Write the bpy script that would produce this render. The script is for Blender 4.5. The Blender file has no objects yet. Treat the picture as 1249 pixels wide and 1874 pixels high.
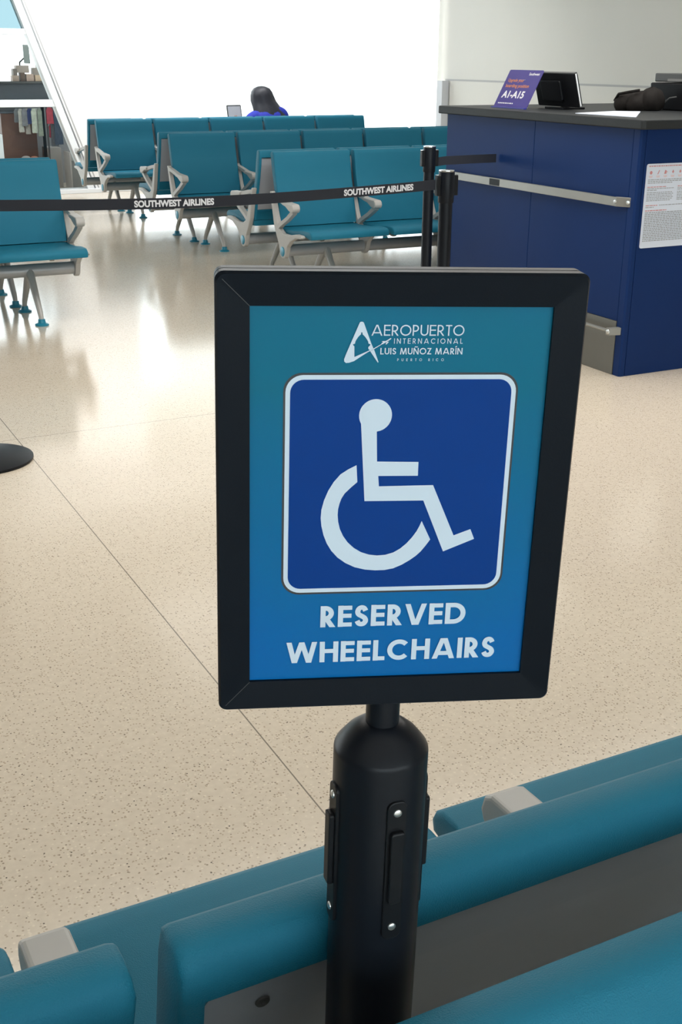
import bpy, bmesh, math, random
from mathutils import Vector, Matrix

random.seed(7)
SC = bpy.context.scene
COL = SC.collection
PI = math.pi

# ------------------------------------------------------------------ camera
cam = bpy.data.cameras.new('camera')
cam.sensor_fit = 'VERTICAL'
cam.sensor_height = 24.0
cam.sensor_width = 24.0
cam.lens = 24.0 * 2153.7 / 1874.0
cam.clip_start = 0.02
cam.clip_end = 400
co = bpy.data.objects.new('camera', cam)
COL.objects.link(co)
_p, _y, _r = math.radians(21.1235), math.radians(27.0635), math.radians(0.3889)
_fw = Vector((math.sin(_y) * math.cos(_p), math.cos(_y) * math.cos(_p), -math.sin(_p)))
_rt = Vector((math.cos(_y), -math.sin(_y), 0))
_up = _rt.cross(_fw)
_rt, _up = _rt * math.cos(_r) + _up * math.sin(_r), _up * math.cos(_r) - _rt * math.sin(_r)
_m = Matrix((_rt, _up, -_fw)).transposed().to_4x4()
_m.translation = (0, 0, 1.3907)
co.matrix_world = _m
SC.camera = co

# ------------------------------------------------------------------ light
WORLD_STRENGTH = 4.2
w = bpy.data.worlds.new('sky')
SC.world = w
w.use_nodes = True
wn = w.node_tree.nodes
bg = wn['Background']
bg.inputs[0].default_value = (0.90, 0.97, 1.0, 1)
bg.inputs[1].default_value = WORLD_STRENGTH
vs = SC.view_settings
vs.view_transform = 'Standard'
vs.look = 'None'
vs.gamma = 1
vs.use_curve_mapping = False
vs.exposure = 0.0
try:
    SC.cycles.max_bounces = 8
    SC.cycles.diffuse_bounces = 4
    SC.cycles.glossy_bounces = 4
    SC.cycles.transparent_max_bounces = 12
    SC.cycles.sample_clamp_indirect = 6
except Exception:
    pass


def area_light(name, loc, sx, sy, power, color, rot=(0, 0, 0)):
    l = bpy.data.lights.new(name, 'AREA')
    l.shape = 'RECTANGLE'
    l.size, l.size_y = sx, sy
    l.energy = power
    l.color = color
    o = bpy.data.objects.new(name, l)
    o.location = loc
    o.rotation_euler = rot
    COL.objects.link(o)
    return o


CEIL = 3.05
# unseen area fills below the ceiling, added to brighten the hall and end wall
area_light('ceiling_fill', (0.6, -0.6, CEIL - 0.03), 5.0, 2.4, 14, (1.0, 0.95, 0.88))
area_light('ceiling_fill_middle', (3.0, 4.2, CEIL - 0.03), 5.0, 1.6, 140, (1.0, 0.965, 0.92))
area_light('ceiling_fill_far', (4.6, 8.2, CEIL - 0.03), 4.0, 1.4, 22, (1.0, 0.98, 0.95))
area_light('wall_wash_fill', (3.9, 11.4, CEIL - 0.03), 3.4, 0.8, 190, (1.0, 1.0, 1.0), (math.radians(48), 0, 0))

# ------------------------------------------------------------------ helpers


def lin(c):
    if isinstance(c, str):
        c = tuple(int(c[i:i + 2], 16) / 255 for i in (0, 2, 4))
        return tuple(x / 12.92 if x <= 0.04045 else ((x + 0.055) / 1.055) ** 2.4 for x in c)
    return c


def mat(name, color, rough=0.5, metal=0.0, spec=0.5, coat=0.0, var=0.0, vscale=20.0, bump=0.0, bscale=300.0, emit=None):
    m = bpy.data.materials.new(name)
    m.use_nodes = True
    nt = m.node_tree
    b = nt.nodes['Principled BSDF']
    c = lin(color)
    b.inputs['Base Color'].default_value = (*c, 1)
    b.inputs['Roughness'].default_value = rough
    b.inputs['Metallic'].default_value = metal
    b.inputs['Specular IOR Level'].default_value = spec
    b.inputs['Coat Weight'].default_value = coat
    b.inputs['Coat Roughness'].default_value = 0.08
    tc = nt.nodes.new('ShaderNodeTexCoord')
    if var:
        n = nt.nodes.new('ShaderNodeTexNoise')
        n.inputs['Scale'].default_value = vscale
        n.inputs['Detail'].default_value = 4
        nt.links.new(tc.outputs['Object'], n.inputs['Vector'])
        mx = nt.nodes.new('ShaderNodeMix')
        mx.data_type = 'RGBA'
        mx.inputs['A'].default_value = (*[x * (1 - var) for x in c], 1)
        mx.inputs['B'].default_value = (*[min(1, x * (1 + var)) for x in c], 1)
        nt.links.new(n.outputs['Fac'], mx.inputs['Factor'])
        nt.links.new(mx.outputs['Result'], b.inputs['Base Color'])
    if bump:
        n = nt.nodes.new('ShaderNodeTexNoise')
        n.inputs['Scale'].default_value = bscale
        n.inputs['Detail'].default_value = 2
        nt.links.new(tc.outputs['Object'], n.inputs['Vector'])
        bp = nt.nodes.new('ShaderNodeBump')
        bp.inputs['Strength'].default_value = bump
        bp.inputs['Distance'].default_value = 0.002
        nt.links.new(n.outputs['Fac'], bp.inputs['Height'])
        nt.links.new(bp.outputs['Normal'], b.inputs['Normal'])
    if emit:
        b.inputs['Emission Color'].default_value = (*lin(emit[0]), 1)
        b.inputs['Emission Strength'].default_value = emit[1]
    return m


def floor_mat():
    m = bpy.data.materials.new('terrazzo')
    m.use_nodes = True
    nt = m.node_tree
    N = nt.nodes
    L = nt.links
    b = N['Principled BSDF']
    geo = N.new('ShaderNodeNewGeometry')

    def mth(op, a, b_=None, c=None):
        n = N.new('ShaderNodeMath')
        n.operation = op
        for i, v in enumerate((a, b_, c)):
            if v is None:
                continue
            if isinstance(v, (int, float)):
                n.inputs[i].default_value = v
            else:
                L.new(v, n.inputs[i])
        return n.outputs[0]

    def mix(fac, a, b_):
        n = N.new('ShaderNodeMix')
        n.data_type = 'RGBA'
        L.new(fac, n.inputs['Factor'])
        for k, v in (('A', a), ('B', b_)):
            if isinstance(v, tuple):
                n.inputs[k].default_value = (*v, 1)
            else:
                L.new(v, n.inputs[k])
        return n.outputs['Result']
    noise = N.new('ShaderNodeTexNoise')
    noise.inputs['Scale'].default_value = 60
    noise.inputs['Detail'].default_value = 5
    L.new(geo.outputs['Position'], noise.inputs['Vector'])
    col = mix(noise.outputs['Fac'], (0.64, 0.55, 0.44), (0.80, 0.71, 0.585))
    for scale, thr, prob, c in ((135, 0.30, 0.52, (0.50, 0.405, 0.30)), (105, 0.27, 0.68, (0.80, 0.71, 0.58)),
                                (110, 0.235, 0.74, (0.36, 0.29, 0.215)), (85, 0.155, 0.88, (0.16, 0.13, 0.10)), (50, 0.085, 0.93, (0.07, 0.06, 0.05))):
        v = N.new('ShaderNodeTexVoronoi')
        v.inputs['Scale'].default_value = scale
        off = N.new('ShaderNodeVectorMath')
        off.operation = 'ADD'
        off.inputs[1].default_value = (scale * 0.37, scale * 0.11, 0)
        L.new(geo.outputs['Position'], off.inputs[0])
        L.new(off.outputs[0], v.inputs['Vector'])
        near = mth('LESS_THAN', v.outputs['Distance'], thr)
        sep = N.new('ShaderNodeSeparateColor')
        L.new(v.outputs['Color'], sep.inputs[0])
        pick = mth('GREATER_THAN', sep.outputs[0], prob)
        col = mix(mth('MULTIPLY', near, pick), col, c)
    sx = N.new('ShaderNodeSeparateXYZ')
    L.new(geo.outputs['Position'], sx.inputs[0])
    jx = mth('LESS_THAN', mth('ABSOLUTE', mth('SUBTRACT', sx.outputs[0], 0.8615)), 0.0016)
    jx2 = mth('LESS_THAN', mth('ABSOLUTE', mth('SUBTRACT', sx.outputs[0], 7.0)), 0.002)
    jy = mth('LESS_THAN', mth('ABSOLUTE', mth('SUBTRACT', sx.outputs[1], 4.455)), 0.0014)
    jt = mth('MAXIMUM', mth('MAXIMUM', jx, jx2), jy)
    col = mix(mth('MULTIPLY', jt, 0.85), col, (0.16, 0.135, 0.105))
    L.new(col, b.inputs['Base Color'])
    n2 = N.new('ShaderNodeTexNoise')
    n2.inputs['Scale'].default_value = 1.4
    n2.inputs['Detail'].default_value = 3
    L.new(geo.outputs['Position'], n2.inputs['Vector'])
    mr = N.new('ShaderNodeMapRange')
    L.new(n2.outputs['Fac'], mr.inputs['Value'])
    mr.inputs['To Min'].default_value = 0.10
    mr.inputs['To Max'].default_value = 0.19
    L.new(mr.outputs['Result'], b.inputs['Roughness'])
    b.inputs['Specular IOR Level'].default_value = 0.75
    return m


def glass_mat(name, tint):
    m = bpy.data.materials.new(name)
    m.use_nodes = True
    nt = m.node_tree
    nt.nodes.clear()
    out = nt.nodes.new('ShaderNodeOutputMaterial')
    tr = nt.nodes.new('ShaderNodeBsdfTransparent')
    tr.inputs[0].default_value = (*tint, 1)
    gl = nt.nodes.new('ShaderNodeBsdfGlossy')
    gl.inputs['Roughness'].default_value = 0.02
    fr = nt.nodes.new('ShaderNodeFresnel')
    fr.inputs[0].default_value = 1.3
    mx = nt.nodes.new('ShaderNodeMixShader')
    nt.links.new(fr.outputs[0], mx.inputs[0])
    nt.links.new(tr.outputs[0], mx.inputs[1])
    nt.links.new(gl.outputs[0], mx.inputs[2])
    nt.links.new(mx.outputs[0], out.inputs[0])
    return m


def poster_mat():
    # printed sheet: teal at the head, running to blue at the foot, with a faint mottling
    m = mat('poster_print', '0F7096', 0.3, spec=0.12, coat=0.03)
    nt = m.node_tree
    b = nt.nodes['Principled BSDF']
    tc = nt.nodes.new('ShaderNodeTexCoord')
    sep = nt.nodes.new('ShaderNodeSeparateXYZ')
    nt.links.new(tc.outputs['Object'], sep.inputs[0])
    nz = nt.nodes.new('ShaderNodeTexNoise')
    nz.inputs['Scale'].default_value = 14
    nz.inputs['Detail'].default_value = 3
    nt.links.new(tc.outputs['Object'], nz.inputs['Vector'])
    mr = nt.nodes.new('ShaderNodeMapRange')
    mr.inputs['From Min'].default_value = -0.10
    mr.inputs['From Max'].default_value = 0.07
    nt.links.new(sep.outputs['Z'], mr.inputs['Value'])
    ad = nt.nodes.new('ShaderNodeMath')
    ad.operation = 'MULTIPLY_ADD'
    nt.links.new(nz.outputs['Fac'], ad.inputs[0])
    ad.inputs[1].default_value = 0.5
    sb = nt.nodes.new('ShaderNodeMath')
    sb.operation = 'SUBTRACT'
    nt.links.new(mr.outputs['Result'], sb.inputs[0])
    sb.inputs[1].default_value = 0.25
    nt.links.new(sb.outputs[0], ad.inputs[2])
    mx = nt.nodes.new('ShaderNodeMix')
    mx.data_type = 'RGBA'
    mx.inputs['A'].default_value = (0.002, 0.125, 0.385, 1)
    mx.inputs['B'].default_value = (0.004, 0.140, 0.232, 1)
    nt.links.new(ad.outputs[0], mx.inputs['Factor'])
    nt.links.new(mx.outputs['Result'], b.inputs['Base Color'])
    return m


class MB:
    """collects shapes into one mesh"""

    def __init__(self):
        self.v = []
        self.f = []

    def add(self, vs, fs, mtx=None):
        o = len(self.v)
        for p in vs:
            p = Vector(p)
            self.v.append(mtx @ p if mtx else p)
        self.f += [[o + i for i in f] for f in fs]
        return self

    def box(self, x0, x1, y0, y1, z0, z1, mtx=None):
        vs = [(x, y, z) for z in (z0, z1) for y in (y0, y1) for x in (x0, x1)]
        return self.add(vs, [(0, 2, 3, 1), (4, 5, 7, 6), (0, 1, 5, 4), (2, 6, 7, 3), (0, 4, 6, 2), (1, 3, 7, 5)], mtx)

    def prism(self, pts, a0, a1, axis='X', mtx=None):
        """closed 2D outline extruded along an axis; X: pts are (y,z), Y: (x,z), Z: (x,y)"""
        def P(p, a):
            return {'X': (a, p[0], p[1]), 'Y': (p[0], a, p[1]), 'Z': (p[0], p[1], a)}[axis]
        n = len(pts)
        vs = [P(p, a0) for p in pts] + [P(p, a1) for p in pts]
        fs = [list(range(n))[::-1], list(range(n, 2 * n))] + [(i, (i + 1) % n, n + (i + 1) % n, n + i) for i in range(n)]
        return self.add(vs, fs, mtx)

    def flat(self, pts, y, mtx=None):
        self.k = getattr(self, 'k', 0) + 1
        y = y - 4e-6 * (self.k % 12)
        return self.add([(p[0], y, p[1]) for p in pts], [list(range(len(pts)))], mtx)

    def lathe(self, prof, seg=32, mtx=None, cap=True):
        vs, fs = [], []
        for r, z in prof:
            for i in range(seg):
                a = 2 * PI * i / seg
                vs.append((r * math.cos(a), r * math.sin(a), z))
        for j in range(len(prof) - 1):
            for i in range(seg):
                k = (i + 1) % seg
                fs.append((j * seg + i, j * seg + k, (j + 1) * seg + k, (j + 1) * seg + i))
        if cap:
            fs.append(list(range(seg))[::-1])
            fs.append([(len(prof) - 1) * seg + i for i in range(seg)])
        return self.add(vs, fs, mtx)

    def tube(self, pts, r, seg=12, mtx=None):
        pts = [Vector(p) for p in pts]
        rs = r if isinstance(r, (list, tuple)) else [r] * len(pts)
        vs, fs = [], []
        u = None
        for i, p in enumerate(pts):
            d = (pts[min(i + 1, len(pts) - 1)] - pts[max(i - 1, 0)]).normalized()
            if u is None:
                u = d.cross(Vector((0, 0, 1)) if abs(d.z) < 0.9 else Vector((1, 0, 0))).normalized()
            else:
                u = (u - d * u.dot(d)).normalized()
            v = d.cross(u)
            for k in range(seg):
                a = 2 * PI * k / seg
                vs.append(p + (u * math.cos(a) + v * math.sin(a)) * rs[i])
        for j in range(len(pts) - 1):
            for i in range(seg):
                k = (i + 1) % seg
                fs.append((j * seg + i, j * seg + k, (j + 1) * seg + k, (j + 1) * seg + i))
        fs.append(list(range(seg))[::-1])
        fs.append([(len(pts) - 1) * seg + i for i in range(seg)])
        return self.add(vs, fs, mtx)

    def ellipsoid(self, c, r, seg=20, rings=12, mtx=None, jitter=0.0):
        vs, fs = [], []
        for j in range(rings + 1):
            t = PI * j / rings
            for i in range(seg):
                a = 2 * PI * i / seg
                k = 1 + jitter * (math.sin(3 * a + 2 * t) * 0.6 + math.sin(5 * a - 4 * t) * 0.4)
                vs.append((c[0] + r[0] * k * math.sin(t) * math.cos(a), c[1] + r[1] * k * math.sin(t) * math.sin(a), c[2] + r[2] * k * math.cos(t)))
        for j in range(rings):
            for i in range(seg):
                k = (i + 1) % seg
                fs.append((j * seg + i, (j + 1) * seg + i, (j + 1) * seg + k, j * seg + k))
        return self.add(vs, fs, mtx)

    def build(self, name, m, parent=None, smooth=True, bevel=0.0, seg=2, angle=35):
        me = bpy.data.meshes.new(name)
        me.from_pydata([tuple(p) for p in self.v], [], self.f)
        bm = bmesh.new()
        bm.from_mesh(me)
        bmesh.ops.remove_doubles(bm, verts=bm.verts, dist=1e-6)
        bmesh.ops.recalc_face_normals(bm, faces=bm.faces)
        bm.to_mesh(me)
        bm.free()
        if smooth:
            me.polygons.foreach_set('use_smooth', [True] * len(me.polygons))
            me.set_sharp_from_angle(angle=math.radians(angle))
        me.materials.append(m)
        o = bpy.data.objects.new(name, me)
        COL.objects.link(o)
        if parent:
            o.parent = parent
        if bevel:
            b = o.modifiers.new('bevel', 'BEVEL')
            b.width = bevel
            b.segments = seg
            b.limit_method = 'ANGLE'
            b.angle_limit = math.radians(40)
            b.harden_normals = False
        return o


def tag(o, label, cat, group=None):
    o['label'] = label
    o['category'] = cat
    if group:
        o['group'] = group
    return o


def thing(name, label, cat, loc=(0, 0, 0), rz=0.0, group=None):
    o = bpy.data.objects.new(name, None)
    o.empty_display_size = 0.1
    COL.objects.link(o)
    o.location = loc
    o.rotation_euler = (0, 0, rz)
    return tag(o, label, cat, group)


def struct(name, mb, m, **kw):
    o = mb.build(name, m, smooth=False, **kw)
    o['kind'] = 'structure'
    return o


def text_mesh(s, size, bold=0.0, shear=0.0, align='CENTER', space=1.0):
    """flat letters of the built-in font: list of verts (x, z) and faces, plus the extents"""
    cu = bpy.data.curves.new('t', 'FONT')
    cu.body = s
    cu.size = size
    cu.offset = bold
    cu.shear = shear
    cu.align_x = align
    cu.space_character = space
    cu.resolution_u = 6
    o = bpy.data.objects.new('t', cu)
    COL.objects.link(o)
    bpy.context.view_layer.update()
    me = bpy.data.meshes.new_from_object(o.evaluated_get(bpy.context.evaluated_depsgraph_get()))
    vs = [(v.co.x, v.co.y) for v in me.vertices]
    fs = [list(p.vertices) for p in me.polygons]
    bpy.data.objects.remove(o)
    bpy.data.curves.remove(cu)
    bpy.data.meshes.remove(me)
    return vs, fs


def fit_text(s, x0, x1, z0, z1, bold=0.0, shear=0.0, y=0.0):
    vs, fs = text_mesh(s, 1.0, bold, shear)
    ax, bx = min(v[0] for v in vs), max(v[0] for v in vs)
    az, bz = min(v[1] for v in vs), max(v[1] for v in vs)
    out = [(x0 + (v[0] - ax) / (bx - ax) * (x1 - x0), y, z0 + (v[1] - az) / (bz - az) * (z1 - z0)) for v in vs]
    return out, fs


# ---- geometric sans letters drawn as strokes (cap height 1)
def _arc(cx, cy, rx, ry, a0, a1, n=24):
    return [(cx + rx * math.cos(math.radians(a0 + (a1 - a0) * i / n)), cy + ry * math.sin(math.radians(a0 + (a1 - a0) * i / n))) for i in range(n + 1)]


def _ribbon(pts, w_):
    L_, R_ = [], []
    n = len(pts)
    for i in range(n):
        def nrm(a, b):
            dx, dy = b[0] - a[0], b[1] - a[1]
            l = math.hypot(dx, dy) or 1
            return (-dy / l, dx / l)
        n1 = nrm(pts[max(i - 1, 0)], pts[max(i, 1)] if i else pts[1])
        n2 = nrm(pts[min(i, n - 2)], pts[min(i + 1, n - 1)])
        mx, my = n1[0] + n2[0], n1[1] + n2[1]
        l2 = mx * mx + my * my or 1
        k = 2 / l2 * w_ / 2
        L_.append((pts[i][0] + mx * k, pts[i][1] + my * k))
        R_.append((pts[i][0] - mx * k, pts[i][1] - my * k))
    return [[L_[i], L_[i + 1], R_[i + 1], R_[i]] for i in range(n - 1)]


def _diag(xa, ya, xb, yb, w_):
    """stroke whose ends are cut level"""
    wh = w_ * math.hypot(xb - xa, yb - ya) / abs(yb - ya)
    return [[(xa - wh / 2, ya), (xa + wh / 2, ya), (xb + wh / 2, yb), (xb - wh / 2, yb)]]


def glyph(ch, t):
    h0, h1, m = t / 2, 1 - t / 2, t / 2
    acc = None
    if ch == 'Ñ':
        ch, acc = 'N', '~'
    if ch == 'Í':
        ch, acc = 'I', "'"
    q = []
    stem = lambda x: [[(x - m, 0), (x + m, 0), (x + m, 1), (x - m, 1)]]
    bar = lambda x0, x1, y: [[(x0, y - m * 0.92), (x1, y - m * 0.92), (x1, y + m * 0.92), (x0, y + m * 0.92)]]
    if ch == 'A':
        W = 0.98
        q = _diag(m * 1.1, 0, W / 2 - m * 0.35, 1, t) + _diag(W - m * 1.1, 0, W / 2 + m * 0.35, 1, t) + bar(0.22, W - 0.22, 0.27)
    elif ch == 'C':
        W = 0.93
        q = _ribbon(_arc(0.5, 0.5, 0.5 - m, 0.5 - m, 42, 318, 40), t)
    elif ch == 'D':
        W = 0.86
        q = stem(m) + _ribbon([(m, h1), (0.36, h1)] + _arc(0.36, 0.5, 0.5 - m, 0.5 - m, 90, -90, 24)[1:] + [(m, h0)], t)
    elif ch == 'E':
        W = 0.58
        q = stem(m) + bar(m, W, h1) + bar(m, W - 0.02, 0.52) + bar(m, W, h0)
    elif ch == 'H':
        W = 0.78
        q = stem(m) + stem(W - m) + bar(m, W - m, 0.54)
    elif ch == 'I':
        W = t
        q = stem(m)
    elif ch == 'L':
        W = 0.5
        q = stem(m) + bar(m, W, h0)
    elif ch == 'M':
        W = 1.02
        q = _diag(m, 0, 0.2, 1, t) + _diag(W - m, 0, W - 0.2, 1, t) + _diag(0.2, 1, W / 2, 0, t) + _diag(W - 0.2, 1, W / 2, 0, t)
    elif ch == 'N':
        W = 0.78
        q = stem(m) + stem(W - m) + _diag(m, 1, W - m, 0, t)
    elif ch == 'O':
        W = 1.0
        q = _ribbon(_arc(0.5, 0.5, 0.5 - m, 0.5 - m, 0, 360, 48), t)
    elif ch in 'PR':
        W = 0.58 if ch == 'P' else 0.62
        r = 0.285 - m * 0.45
        q = stem(m) + _ribbon([(m, h1), (0.55 - m - r, h1)] + _arc(0.55 - m - r, h1 - r, r, r, 90, -90, 20)[1:] + [(m, h1 - 2 * r)], t)
        if ch == 'R':
            q += _diag(0.24, h1 - 2 * r, W - m * 1.1, 0, t)
    elif ch == 'S':
        W = 0.58
        P = [(.95, .80), (.78, .95), (.5, 1.0), (.2, .93), (.06, .75), (.18, .59), (.5, .49), (.85, .37), (.97, .2), (.8, .05), (.5, 0), (.2, .05), (.02, .2)]
        P = [(m + a * (W - t), h0 + b * (1 - t)) for a, b in P]
        E = [(2 * P[0][0] - P[1][0], 2 * P[0][1] - P[1][1])] + P + [(2 * P[-1][0] - P[-2][0], 2 * P[-1][1] - P[-2][1])]
        sm = []
        for i in range(1, len(E) - 2):
            a, b, c, d = E[i - 1:i + 3]
            for k in range(5):
                u = k / 5
                sm.append(tuple(.5 * (2 * b[j] + (c[j] - a[j]) * u + (2 * a[j] - 5 * b[j] + 4 * c[j] - d[j]) * u * u + (3 * b[j] - a[j] - 3 * c[j] + d[j]) * u ** 3) for j in (0, 1)))
        q = _ribbon(sm + [P[-1]], t)
    elif ch == 'T':
        W = 0.56
        q = stem(W / 2) + bar(0, W, h1)
    elif ch == 'U':
        W = 0.70
        q = _ribbon([(m, 1)] + _arc(W / 2, W / 2, W / 2 - m, W / 2 - m, 180, 360, 24) + [(W - m, 1)], t)
    elif ch == 'V':
        W = 0.92
        q = _diag(m * 1.1, 1, W / 2 - m * 0.3, 0, t) + _diag(W - m * 1.1, 1, W / 2 + m * 0.3, 0, t)
    elif ch == 'W':
        W = 1.30
        q = _diag(m * 1.1, 1, 0.35, 0, t) + _diag(0.35, 0, 0.65, 1, t) + _diag(0.65, 1, 0.95, 0, t) + _diag(W - m * 1.1, 1, 0.95, 0, t)
    elif ch == 'Z':
        W = 0.62
        q = bar(0.02, W, h1) + bar(0, W, h0) + _diag(m * 1.3, h0, W - m * 1.3, h1, t)
    else:
        W = 0.3
    if acc == '~':
        q += _ribbon([(W * .2, 1.12), (W * .4, 1.2), (W * .6, 1.13), (W * .8, 1.2)], t * .8)
    if acc == "'":
        q += _diag(0, 1.1, 0.16, 1.3, t * 0.9)
    return q, W


def stroke_text(mb, s, x0, x1, z0, z1, t, y, gap=0.18):
    x = 0.0
    polys = []
    for ch in s:
        q, W = glyph(ch, t)
        polys += [[(a + x, b) for a, b in p] for p in q]
        x += W + gap
    x -= gap
    kx, kz = (x1 - x0) / x, (z1 - z0)
    for p in polys:
        mb.flat([(x0 + a * kx, z0 + b * kz) for a, b in p], y)


def rounded_rect(x0, x1, z0, z1, r, n=8):
    out = []
    for cx, cz, a in ((x1 - r, z1 - r, 0), (x0 + r, z1 - r, 90), (x0 + r, z0 + r, 180), (x1 - r, z0 + r, 270)):
        out += _arc(cx, cz, r, r, a, a + 90, n)
    return out


# ------------------------------------------------------------------ materials
M_floor = floor_mat()
M_wall = mat('white_paint', (0.86, 0.86, 0.85), 0.6, var=0.02, vscale=2)
M_wall_side = mat('warm_grey_paint', (0.66, 0.65, 0.61), 0.6, var=0.03, vscale=2)
M_wall_far = mat('grey_blue_wall', (0.30, 0.32, 0.34), 0.7, var=0.05, vscale=1)
M_ceiling = mat('ceiling_white', (0.8, 0.8, 0.78), 0.8, var=0.02)
M_trim = mat('white_metal', (0.82, 0.85, 0.87), 0.4, var=0.02)
M_trim_grey = mat('grey_metal_trim', (0.62, 0.64, 0.68), 0.5, var=0.03)
M_gap = mat('shadow_gap_grey', (0.45, 0.45, 0.45), 0.7, var=0.02)
M_glass = glass_mat('clear_glass', (0.97, 0.99, 0.99))
M_glass_cyan = glass_mat('tinted_glass', (0.37, 0.452, 0.472))
M_tarmac = mat('pale_concrete', (0.62, 0.62, 0.60), 0.9, var=0.08, vscale=0.4)
M_teal = mat('teal_polyurethane', (0.013, 0.171, 0.268), 0.52, spec=0.22, var=0.04, vscale=9, bump=0.42, bscale=800)
M_alu = mat('cast_aluminium_paint', (0.46, 0.45, 0.43), 0.45, metal=0.0, var=0.04, vscale=30)
M_beam = mat('beam_grey_metal', (0.42, 0.43, 0.44), 0.35, metal=0.25, var=0.04, vscale=20)
M_panel = mat('grey_back_panel', (0.40, 0.42, 0.46), 0.38, metal=0.2, var=0.06, vscale=8, bump=0.06, bscale=700)
M_disc = mat('teal_cap', (0.02, 0.24, 0.36), 0.35, var=0.03)
M_screw = mat('zinc_screw', (0.62, 0.63, 0.62), 0.28, metal=0.9, var=0.1, vscale=200)
M_slot = mat('screw_slot', (0.03, 0.03, 0.03), 0.6, var=0.02)
M_black = mat('black_powder_coat', (0.0035, 0.0065, 0.011), 0.36, spec=0.10, var=0.08, vscale=60, bump=0.03, bscale=900)
M_post = mat('black_satin_tube', (0.006, 0.008, 0.012), 0.36, spec=0.22, var=0.08, vscale=40)
M_tab = mat('black_plastic', (0.007, 0.008, 0.010), 0.42, spec=0.22, var=0.06)
M_chrome = mat('polished_cap_rim', (0.75, 0.77, 0.78), 0.15, metal=1.0, var=0.03)
M_belt = mat('black_webbing', (0.013, 0.016, 0.026), 0.75, var=0.15, vscale=300, bump=0.1, bscale=800)
M_print_white = mat('white_print', (0.60, 0.70, 0.80), 0.4, spec=0.15, var=0.01)
M_print_blue = mat('blue_print', (0.001, 0.042, 0.235), 0.3, spec=0.10, coat=0.02, var=0.05, vscale=25)
M_print_black = mat('black_print', (0.01, 0.014, 0.02), 0.3, var=0.02, coat=0.3)
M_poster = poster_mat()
M_navy = mat('navy_laminate', (0.0075, 0.030, 0.125), 0.45, spec=0.12, var=0.07, vscale=5)
M_navy_core = mat('navy_edge', (0.006, 0.02, 0.075), 0.45, var=0.04)
M_ctop = mat('charcoal_countertop', (0.022, 0.025, 0.027), 0.5, spec=0.25, var=0.25, vscale=120)
M_steel = mat('brushed_stainless', (0.17, 0.17, 0.155), 0.42, metal=0.5, var=0.06, vscale=14)
M_steel_bright = mat('bright_stainless', (0.30, 0.30, 0.28), 0.38, metal=0.45, var=0.05, vscale=20)
M_paper = mat('white_paper', (0.72, 0.78, 0.90), 0.6, var=0.02)
M_paper_red = mat('red_ink', (0.62, 0.26, 0.27), 0.6, var=0.05)
M_paper_grey = mat('grey_ink', (0.36, 0.38, 0.41), 0.6, var=0.08, vscale=80)
M_paper_pink = mat('pale_pink_ink', (0.78, 0.60, 0.62), 0.6, var=0.03)
M_purple = mat('purple_print', (0.075, 0.062, 0.25), 0.3, spec=0.25, var=0.04)
M_purple_edge = mat('violet_edge', (0.03, 0.035, 0.30), 0.3, var=0.02)
M_orange = mat('orange_print', (0.62, 0.23, 0.09), 0.4, var=0.03)
M_card_white = mat('white_card_print', (0.80, 0.80, 0.84), 0.4, var=0.02)
M_dark = mat('black_equipment_plastic', (0.006, 0.0065, 0.008), 0.42, spec=0.2, var=0.1, vscale=30)
M_dark_grey = mat('charcoal_plastic', (0.07, 0.072, 0.072), 0.45, var=0.06)
M_bag = mat('dark_brown_black_fabric', (0.012, 0.010, 0.009), 0.8, spec=0.2, var=0.4, vscale=40, bump=0.4, bscale=90)
M_hair = mat('black_hair', (0.016, 0.018, 0.028), 0.5, var=0.3, vscale=60, bump=0.3, bscale=150)
M_skin = mat('skin', (0.28, 0.15, 0.095), 0.5, var=0.06)
M_shirt = mat('royal_blue_cloth', (0.02, 0.035, 0.42), 0.75, var=0.15, vscale=30)
M_trouser = mat('dark_denim', (0.02, 0.03, 0.07), 0.8, var=0.15, vscale=60)
M_wood = mat('brown_wood_panel', (0.105, 0.050, 0.034), 0.5, var=0.18, vscale=6)
M_shop_grey = mat('grey_laminate', (0.20, 0.20, 0.195), 0.6, var=0.05)
M_shop_beige = mat('beige_grey_laminate', (0.40, 0.37, 0.35), 0.6, var=0.04)
M_shop_dark = mat('charcoal_shelf', (0.065, 0.075, 0.088), 0.6, var=0.1)
M_lamp = mat('lamp_diffuser', (0.9, 0.85, 0.75), 0.4, emit=('FFE9C8', 26.0), var=0.01)

# ------------------------------------------------------------------ the setting
BW = 13.0
RW = 8.03
struct('floor', MB().box(-9, 12, -6, 16.5, -0.10, 0), M_floor)
struct('trim_1', MB().box(-60, 80, 16.5, 140, -0.45, -0.12), M_tarmac)['label'] = 'pale concrete apron outside the glazing'
struct('ceiling', MB().box(-9, 9, -5.2, 16.5, CEIL, CEIL + 0.2), M_ceiling)


def mull_x(z):
    return 3.551 - (3.551 - 2.917) * (z - 0.043) / (1.908 - 0.043)


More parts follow.
